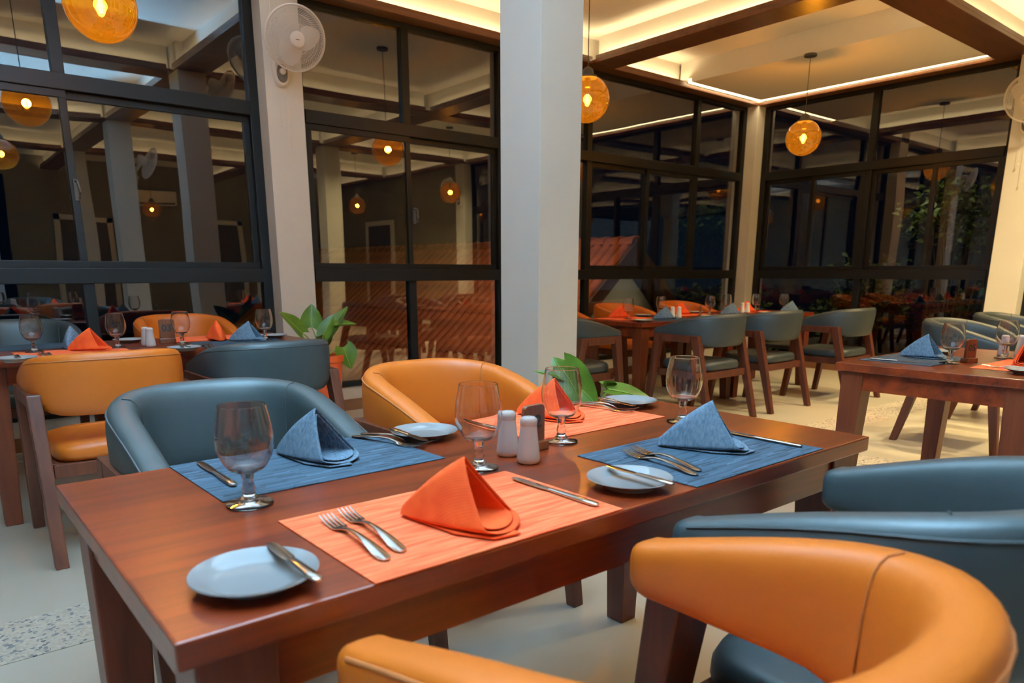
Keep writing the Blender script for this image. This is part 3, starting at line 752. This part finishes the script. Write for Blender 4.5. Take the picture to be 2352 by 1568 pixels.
for x, y, P, lb in ((4.86, 4.33, MO, 'orange placemat at the left end of the far table'), (5.80, 4.36, MO, 'orange placemat in the middle of the far table'), (6.72, 4.36, MO, 'orange placemat at the right of the far table'),
                    (5.05, 4.005, MBl, 'slate placemat under the left grey napkin of the far table'), (6.08, 4.005, MBl, 'slate placemat under the middle grey napkin of the far table'), (6.90, 4.005, MBl, 'slate placemat under the right grey napkin of the far table')):
    P.place((x, y, T), 0, lb, 'placemats on the long far table')
for (x, y), lb in zip(((5.20, 4.42), (4.62, 3.92), (6.02, 4.44), (5.52, 3.93), (6.95, 4.42), (6.45, 3.93)), ('behind the left grey napkin', 'nearest its left corner', 'behind the number block', 'before the number block', 'at its back right', 'at its near right')):
    PL.place((x, y, T), 0, 'white side plate on the long far table, '+lb, 'plates on the long far table')
for (x, y), lb in zip(((5.235, 4.115), (5.275, 4.075), (6.44, 4.20), (6.485, 4.17)), ('left shaker of the left pair', 'right shaker of the left pair', 'left shaker of the right pair', 'right shaker of the right pair')):
    SH.place((x, y, T), 0, 'white %s on the long far table' % lb, 'shakers on the long far table')
number_stand('04', 5.55, 4.05, T, R(42), 'wooden number stand seen edge on in the middle of the long far table')
# ---- table 05
MBl.place((3.59, 1.40, T), R(0), 'blue placemat on table 05', 'placemats on table 05')
MO.place((3.66, .965, T), R(0), 'orange placemat on table 05 at the right edge', 'placemats on table 05')
NB.place((3.66, 1.40, TM), R(-88), 'blue napkin tent left of the first goblet on table 05', 'napkins on table 05')
NO.place((3.69, 1.0, TM), R(-150), 'orange napkin tent at the right edge on table 05', 'napkins on table 05')
GL.place((3.519, 1.235, T), 0, 'clear goblet left of the stand numbered 05', 'goblets on table 05')
GL.place((3.933, 1.152, T), 0, 'clear goblet before the white shakers on table 05', 'goblets on table 05')
number_stand('05', 3.639, 1.198, T, R(-24), 'small wooden table number reading 05, at the right edge', .9)
SH.place((4.06, 1.195, T), 0, 'white shaker seen through the goblet on table 05', 'shakers on table 05')
SH.place((4.10, 1.135, T), 0, 'white shaker right of the goblet on table 05', 'shakers on table 05')
PL.place((3.40, .905, T), 0, 'white side plate at the near corner of table 05', 'plates on table 05')
along(KN, (3.40, 1.50), (3.42, 1.33), TM, 'steel dinner knife on the blue mat of table 05', 'knives on table 05')
along(FK, (3.50, .90), (3.51, 1.09), TM, 'steel fork beside the plate on table 05', 'forks on table 05')
PL.place((3.90, 1.43, T), 0, 'white side plate behind the blue napkin on table 05', 'plates on table 05')

# ---------------------------------------------------------------- pendant lamps
def proto_lamp(ceil):
    D = .162
    t = empty('pendant_lamp', 'x', 'lamp')        # origin at the globe's centre
    z1 = ceil
    obj('canopy', MB().lathe([(.055, z1-.022), (.058, z1-.02), (.058, z1-.0005)], 24), M['black'], t)
    obj('cord', MB().tube([(0, 0, .22), (0, 0, z1-.02)], .0035, 6), M['black'], t)
    obj('cap', MB().lathe([(.066, .142), (.066, .158), (.045, .162), (.042, .185), (.034, .205), (.018, .216), (.006, .222)], 24), M['black'], t, smooth=True)
    obj('socket', MB().lathe([(.020, .080), (.022, .085), (.022, .15)], 16), M['black'], t)
    gl = []
    for k in range(1, 24):
        a = R(-90+k*(156/23)); gl.append((D*math.cos(a), D*math.sin(a)))
    obj('globe', MB().loft([[(r*math.cos(2*PI*j/40), r*math.sin(2*PI*j/40), z) for j in range(40)] for r, z in [(.002, -D)]+gl], cap=False), M['amber'], t, smooth=True)
    b_ = obj('bulb', MB().lathe([(.004, -.052), (.018, -.046), (.027, -.028), (.028, -.005), (.022, .03), (.014, .062), (.013, .08)], 20), M['bulbglass'], t, smooth=True)
    f = MB()
    for k in range(4):
        a = PI/2*k; f.tube([(.006*math.cos(a), .006*math.sin(a), -.034), (.009*math.cos(a), .009*math.sin(a), .030)], .0026, 6)
    obj('filament', f, M['filament'], b_); return Proto(t)
LA = proto_lamp(3.35-2.385); LB = proto_lamp(LZ+.01-2.405)
def lamp(P, x, y, z, label, pw=26):
    P.place((x, y, z), 0, label, 'amber globe pendants'); point('pendant_light', (x, y, z), pw, (1, .66, .30), .03)
lamp(LA, .945, 4.25, 2.385, 'amber glass globe pendant at the upper left, cut by the top edge')
lamp(LA, 4.13, 4.13, 2.385, 'amber glass globe pendant half behind the white column')
lamp(LB, 6.95, 4.0, 2.405, 'amber glass globe pendant over the long far table')
for x, y, lb in ((1.05, 1.2, 'amber globe pendant mirrored at the left edge of the left window'), (7.0, 1.2, 'amber globe pendant mirrored at the right of the middle window, before a column'),
                 (4.08, -1.6, 'amber globe pendant mirrored in the left window, right of the slim mirrored columns'), (7.0, -2.0, 'small amber globe mirrored at the left of the middle window'),
                 (4.08, -5.0, 'smallest amber globe mirrored between two columns in the left window')): lamp(LA, x, y, 2.385, lb, 12)

# ---------------------------------------------------------------- wall fans
def make_fan():
    t = empty('wall_fan', 'x', 'fan')       # origin on the wall; wall normal is -y
    obj('wall_plate', MB().loft([[(x*.062, -.002, z*.105) for x, z in rrect(1, 1, 32, 2.2)], [(x*.062, -.022, z*.105) for x, z in rrect(1, 1, 32, 2.2)], [(x*.05, -.036, z*.092) for x, z in rrect(1, 1, 32, 2.2)]]), M['white_plastic'], t, smooth=True)
    dl = obj('dial_panel', MB().loft([[(x*.040, -.0355, z*.062-.018) for x, z in rrect(1, 1, 28, 2.2)], [(x*.038, -.042, z*.060-.018) for x, z in rrect(1, 1, 28, 2.2)]]), M['grey_plastic'], t, smooth=True)
    obj('knob', MB().lathe([(.022, 0), (.022, .012), (.017, .016), (.001, .0165)], 24).xf(Matrix.Translation((0, -.042, -.008)) @ Matrix.Rotation(R(90), 4, 'X')), M['white_plastic'], dl, smooth=True)
    obj('arm', MB().tube([(0, -.025, .075), (.012, -.07, .13), (.04, -.10, .19)], [.026, .024, .03], 12), M['white_plastic'], t, smooth=True)
    hd = Matrix.Translation((.05, -.125, .205)) @ Euler((R(20), 0, R(-9))).to_matrix().to_4x4()
    def X(mb): return mb.xf(hd @ Matrix.Rotation(R(90), 4, 'X'))      # local z of the lathe becomes -y
    obj('motor', X(MB().lathe([(.02, -.075), (.045, -.065), (.055, -.03), (.056, .02), (.045, .04)], 28)), M['white_plastic'], t, smooth=True)
    r0 = .203
    def wires(zf, n, rr, twist, nm):
        g = MB()
        for k in range(n):
            a = 2*PI*k/n; pts = []
            for j in range(9):
                r = .045+(r0-.045)*j/8; q = a+twist*(j/8); pts.append((r*math.cos(q), r*math.sin(q), zf(r)))
            g.tube(pts, rr, 4, False)
        for rad in (.095, .15, .19):
            g.tube([(rad*math.cos(2*PI*j/40), rad*math.sin(2*PI*j/40), zf(rad)) for j in range(41)], rr*1.2, 4, False)
        o = obj(nm, X(g), M['white_plastic'], t); o['kind'] = 'stuff'; return o
    wires(lambda r: .098+.042*(1-(r/r0)**2.4), 96, .0011, .9, 'front_grille')
    wires(lambda r: .082-.045*(1-(r/r0)**2.4), 72, .0011, -.5, 'rear_grille')
    obj('rim', X(MB().tube([(r0*math.cos(2*PI*j/56), r0*math.sin(2*PI*j/56), .09) for j in range(57)], .0075, 8, False)), M['white_plastic'], t, smooth=True)
    obj('hub', X(MB().lathe([(.03, .135), (.050, .138), (.050, .147), (.042, .151), (.034, .152), (.001, .153)], 32)), M['white_plastic'], t, smooth=True)
    obj('hub_mark', X(MB().box(-.013, .013, -.002, .002, .153, .1536)), M['grey_plastic'], t)
    for k in range(3):
        g = MB(); rows = []
        for j in range(10):
            f = j/9; r = .035+.140*f; row = []
            wid = .35+1.05*math.sin(PI*min(1, .18+.72*f))**.8; wid *= (1-.0*f)
            for i in range(7):
                u = i/6-.5; ang = 2*PI*k/3+u*wid*(.055+.06*math.sin(PI*min(1, .15+f*.8)))/max(r, .07)*1.1+.25*f
                row.append((r*math.cos(ang), r*math.sin(ang), .085+u*.035))
            rows.append(row)
        top = rows; bot = [[(x, y, z-.002) for x, y, z in row] for row in rows]
        for L_ in (top, bot):
            o = len(g.v); nn = 7
            g.v += [p for row in L_ for p in row]
            for a in range(9):
                for b_ in range(6): g.f.append((o+a*nn+b_, o+a*nn+b_+1, o+(a+1)*nn+b_+1, o+(a+1)*nn+b_))
        obj('blade', X(g), M['fanblade'], t, smooth=True)
    obj('pull_cord', MB().tube([(-.02, -.03, -.10), (-.02, -.03, -.36)], .0012, 5).lathe([(.003, -.375), (.006, -.37), (.003, -.355)], 8, (-.02, -.03, 0)), M['white_plastic'], t)
    obj('pull_cord', MB().tube([(.025, -.03, -.10), (.03, -.03, -.52)], .0012, 5).lathe([(.003, -.535), (.006, -.53), (.003, -.515)], 8, (.03, -.03, 0)), M['white_plastic'], t)
    obj('power_cord', MB().tube([(-.03, -.02, .09), (-.06, -.015, .2), (-.045, -.01, .32), (-.05, -.008, .60)], .003, 6), M['white_plastic'], t, smooth=True)
    return Proto(t)
FN = make_fan()
gfn = 'white wall fans'
FN.place((2.325, 5.42, 2.535), 0, 'white wall fan on the left column, its cage over the window', gfn)
FN.place((8.34, 2.55, 2.50), -PI/2, 'white wall fan on the right column, cut by the right edge', gfn)
FN.place((2.708, 2.90, 2.82), PI/2, 'white wall fan on the hidden side of the middle column, mirrored in the left window', gfn)
FN.place((2.73, -.36, 2.45), PI/2, 'white wall fan mirrored lower in the left window, beside the nearer column', gfn)
FN.place((8.34, -.41, 2.45), -PI/2, 'white wall fan mirrored in the middle window by an amber globe', gfn)

# ---------------------------------------------------------------- potted plants
def leaf_mesh(Lf, wd, fold=.25, droop=.5, lobe=.35):
    """heart shaped leaf from its stalk joint (origin) along +y"""
    mb = MB(); rows = []
    ny, nx = 12, 7
    for j in range(ny+1):
        v = j/ny; y = Lf*v
        hw = wd*(math.sin(PI*(.10+.90*v)**.72))**.8*(1-.15*v)
        row = []
        for i in range(nx):
            u = i/(nx-1)*2-1
            yy = y-(lobe*Lf*.55)*abs(u)**1.5*(1-v)**2.5
            z = fold*hw*abs(u)**1.3-droop*Lf*v*v*.5+.012*Lf*math.sin(9*v+u*3)*abs(u)
            row.append((u*hw, yy, z))
        rows.append(row)
    for row in rows: mb.v += row
    for j in range(ny):
        for i in range(nx-1): mb.f.append((j*nx+i, j*nx+i+1, (j+1)*nx+i+1, (j+1)*nx+i))
    return mb
def potted_plant(name, label, loc, pot, leaves, potmat):
    """leaves: (stalk joint, leaf tip, half width, way the face looks, droop) in room coordinates"""
    L0 = Vector(loc); t = empty(name, label, 'plant', loc)
    r0, r1, h = pot
    obj('pot', MB().lathe([(r0*.96, 0), (r0, .006), (r1, h-.05), (r1+.012, h-.045), (r1+.012, h), (r1-.008, h), (r1-.012, h-.03), (.01, h-.035)], 36), potmat, t, smooth=True)
    obj('soil', MB().lathe([(r1-.012, h-.045), (r1-.014, h-.028), (.004, h-.02)], 24), M['soil'], t)
    for (jo, tip, wd, face, droop) in leaves:
        b_ = Vector(jo)-L0; d = Vector(tip)-Vector(jo); Lf = d.length; y = d.normalized()
        z = Vector(face); z = (z-y*z.dot(y)).normalized(); x = y.cross(z)
        a = Vector((b_.x*.2, b_.y*.2, h-.03))
        mid = Vector((b_.x*.45, b_.y*.45, h+(b_.z-h)*.75))
        pts = [a.lerp(mid, k/6).lerp(mid.lerp(b_, k/6), k/6) for k in range(7)]
        st = obj('stalk', MB().tube(pts, [.006, .006, .0055, .005, .005, .0045, .004], 6), M['vein'], t, smooth=True)
        mx = Matrix((x, y, z)).transposed().to_4x4(); mx.translation = b_
        lf = obj('leaf', leaf_mesh(Lf, wd, .30, droop).xf(mx), M['leaf'], st, smooth=True)
        vp = [mx @ Vector((0, Lf*v, -droop*Lf*v*v*.5+.0015)) for v in [k/8 for k in range(9)]]
        obj('midrib', MB().tube(vp, [.0035-.0025*k/8 for k in range(9)], 5), M['vein'], lf, smooth=True)
    return t
F = (-.35, -.9, .3)
potted_plant('potted_plant', 'green arrow-leaved plant in an orange pot beside the left column', (2.29, 4.95, 0), (.11, .145, .56),
    [((2.14, 4.92, .725), (1.985, 4.90, .885), .072, (.3, -.8, .5), .1), ((2.234, 4.97, .760), (2.252, 4.98, .925), .082, F, .1), ((2.290, 4.90, .705), (2.368, 4.88, .855), .058, (-.7, -.7, .2), .1),
     ((2.337, 4.94, .700), (2.52, 4.97, .915), .058, (-.8, -.6, .3), .2), ((2.40, 4.93, .775), (2.562, 4.90, .785), .045, (.0, -.5, .9), .2), ((2.428, 4.88, .610), (2.47, 4.84, .455), .088, (-.1, -.9, .5), .2),
     ((2.34, 5.03, .64), (2.42, 5.06, .78), .06, F, .2), ((2.12, 5.0, .66), (1.98, 5.02, .66), .05, (0, -.4, .9), .3)], M['pot'])
potted_plant('potted_plant', 'broad leaved green plant at the foot of the white middle column behind the front table', (2.20, 2.18, 0), (.13, .16, .38),
    [((2.20, 2.26, .655), (2.162, 2.34, .782), .070, (-.6, -.75, .1), .1), ((2.16, 2.27, .695), (2.055, 2.34, .737), .022, (-.2, -.6, .8), .2), ((2.165, 2.28, .735), (2.225, 2.12, .585), .085, (-.75, -.5, .3), .3),
     ((2.225, 2.06, .665), (2.42, 1.95, .622), .050, (-.3, -.4, .85), .2), ((2.25, 2.09, .66), (2.20, 2.06, .70), .045, (-.6, -.6, .3), .1), ((2.10, 2.10, .52), (1.98, 2.02, .50), .06, (0, -.3, .9), .3)], M['black'])

# ---------------------------------------------------------------- room details that show in the panes
t = empty('air_conditioner', 'white split air conditioner high on the rear wall, mirrored in the windows', 'air conditioner', (4.4, Y0, 2.55))
obj('casing', MB().box(-.45, .45, .002, .21, 0, .30), M['white_plastic'], t, .03); obj('louver', MB().box(-.4, .4, .20, .215, .02, .06), M['grey_plastic'], t)
t = empty('range_hood', 'steel kitchen hood on the rear wall, mirrored in the windows', 'hood', (.6, Y0, 1.9))
obj('hood', MB().hexa([(-.7, .002, 0), (.7, .002, 0), (.7, .7, 0), (-.7, .7, 0)], [(-.3, .002, .6), (.3, .002, .6), (.3, .35, .6), (-.3, .35, .6)]), M['steelhood'], t)
obj('duct', MB().box(-.2, .2, .002, .3, .6, 1.19), M['steelhood'], t)
for x, y in ((6.4, .6), (7.6, 1.7), (6.2, 1.9), (4.9, .7), (7.5, .5), (6.6, -1.4)):      # added warm fill spots over the right bays, without fixtures
    spot('warm_fill', (x, y, 3.32), (x, y, 0), 235, (1, .74, .36), 125, .7, .04)

# ---------------------------------------------------------------- outside
tag(obj('ground', MB().box(-30, 60, 5.75, 60, -3.4, -3.2).box(8.75, 60, -30, 5.75, -3.4, -3.2), M['ground']), kind='structure')
def tile_mesh(Lt, r):
    mb = MB(); n = 7; ro = []
    for (y, k) in ((0, 1.0), (Lt, .86)):
        ro.append([(r*k*math.cos(PI*i/n), y, r*k*math.sin(PI*i/n)*.8) for i in range(n+1)])
    inn = [[(x*.84, y, z*.84) for x, y, z in q] for q in ro]
    rings = [ro[0]+inn[0][::-1], ro[1]+inn[1][::-1]]
    return mb.loft(rings)
def roof():
    t = empty('tiled_gable_roof', 'red clay tiled gable roof of the house outside the windows', 'roof', (7.36, 6.42, 1.55), R(7))
    # local: ridge along +y at x=0,z=0; slopes fall to both sides at about 47 degrees
    sl = R(37.5); Ls = 3.9; Ly = 7.6; Lt = .76; pit = .146
    ca, sa = math.cos(sl), math.sin(sl)
    tm = tile_mesh(Lt+.05, .070).mesh('roof_tile', 0, True); tm.materials.append(M['tile'])
    for s in (-1, 1):
        dk = MB(); nx, nz = s*sa, ca
        def pt(d, y, o): return (s*d*ca+nx*o, y, -d*sa+nz*o)
        dk.hexa([pt(0, 0, -.06), pt(Ls, 0, -.06), pt(Ls, Ly, -.06), pt(0, Ly, -.06)], [pt(0, 0, -.02), pt(Ls, 0, -.02), pt(Ls, Ly, -.02), pt(0, Ly, -.02)])
        obj('roof_deck', dk, M['barge'], t)
        bb = MB().hexa([pt(0, -.03, -.16), pt(Ls, -.03, -.16), pt(Ls, .0, -.16), pt(0, 0, -.16)], [pt(0, -.03, 0), pt(Ls, -.03, 0), pt(Ls, 0, 0), pt(0, 0, 0)])
        obj('barge_board', bb, M['barge'], t)
        nr = int(Ls/Lt); nc = int(Ly/pit) if s < 0 else 4
        for j in range(nc):
            for i in range(nr):
                o = obj('roof_tile', tm, None, t)
                # tile's long axis points up the slope
                yax = Vector((-s*ca, 0, sa)); zax = Vector((nx, 0, nz)); xax = yax.cross(zax)
                mx = Matrix((xax, yax, zax)).transposed().to_4x4(); mx.translation = Vector(pt(.06+(i+1)*Lt, .10+j*pit, -.012))
                o.matrix_local = mx
    rt = MB(); rm = tile_mesh(.25, .13).mesh('ridge_tile', 0, True); rm.materials.append(M['tile'])
    for j in range(34):
        o = obj('ridge_tile', rm, None, t); o.location = (0, -.02+j*.225, -.05); o.rotation_euler = (R(-3), 0, 0)
    obj('gable_wall', MB().loft([[(-2.1, .36, -3.6), (2.1, .36, -3.6), (2.1, .36, -1.75), (0, .36, -.13), (-2.1, .36, -1.75)], [(-2.1, .5, -3.6), (2.1, .5, -3.6), (2.1, .5, -1.75), (0, .5, -.13), (-2.1, .5, -1.75)]]), M['outwall'], t)
    obj('king_post', MB().box(-.025, .025, .02, .07, -.42, -.14), M['barge'], t)
    return t
roof()
def shrub(label, x, y, zc, rx, rz, n, seed):
    rnd = random.Random(seed); z0 = -3.2
    t = empty('shrub', label, 'shrub', (x, y, z0), 0, 'shrubs outside the right windows')
    st = MB(); cl = []; hc = zc-z0
    for k in range(16):
        a = rnd.uniform(0, 2*PI); r = rx*rnd.uniform(.2, .95); h = hc+rz*rnd.uniform(-.8, .9)
        p = (r*math.cos(a), r*math.sin(a), h); cl.append(p)
        st.tube([(0, 0, 0), (p[0]*.15, p[1]*.15, h*.45), (p[0]*.6, p[1]*.6, h*.85), p], [.03, .018, .009, .004], 5)
    obj('stems', st, M['bark'], t)
    g = MB()
    for k in range(n):
        c = Vector(rnd.choice(cl))+Vector((rnd.gauss(0, .13), rnd.gauss(0, .13), rnd.gauss(0, .11)))
        e = Euler((rnd.uniform(-.9, .9), rnd.uniform(-.9, .9), rnd.uniform(0, 6.3))).to_matrix(); L_ = rnd.uniform(.07, .13); w_ = L_*.34
        g.add([c+e @ Vector(p) for p in ((0, 0, 0), (w_, L_*.45, .012), (0, L_, -.012), (-w_, L_*.45, .012))], [(0, 1, 2, 3)])
    o = obj('foliage', g, M['darkleaf'], t); o['kind'] = 'stuff'
    return t
shrub('leafy branch crown outside the right window, level with the lamps', 10.4, 3.75, 1.80, .55, .38, 900, 3)
shrub('dark leafy shrub outside behind the long far table', 11.2, 5.35, .75, .8, .5, 1300, 4)
shrub('low dark shrub outside near the corner column', 10.6, 7.2, .4, .7, .5, 900, 6)
shrub('low dark shrub outside right of the middle of the right window', 13.2, 4.9, .2, .8, .6, 900, 5)
area('roof_fill', (5.3, 6.1, 2.8), (6.2, 8.2, .2), .25, .25, 42, (1, .74, .46), 150)  # added fill light for the tiles, standing in for the glow from indoors
spot('gable_fill', (7.7, 5.95, .7), (7.1, 7.3, .55), 9, (1, .86, .62), 110)  # added low in front to brighten the gable wall; no real lamp there
spot('shrub_fill', (9.2, 4.6, 2.9), (10.9, 4.7, 1.0), 90, (.95, .9, .6), 130)  # added fill to bring out the shrubs, not an actual garden lamp
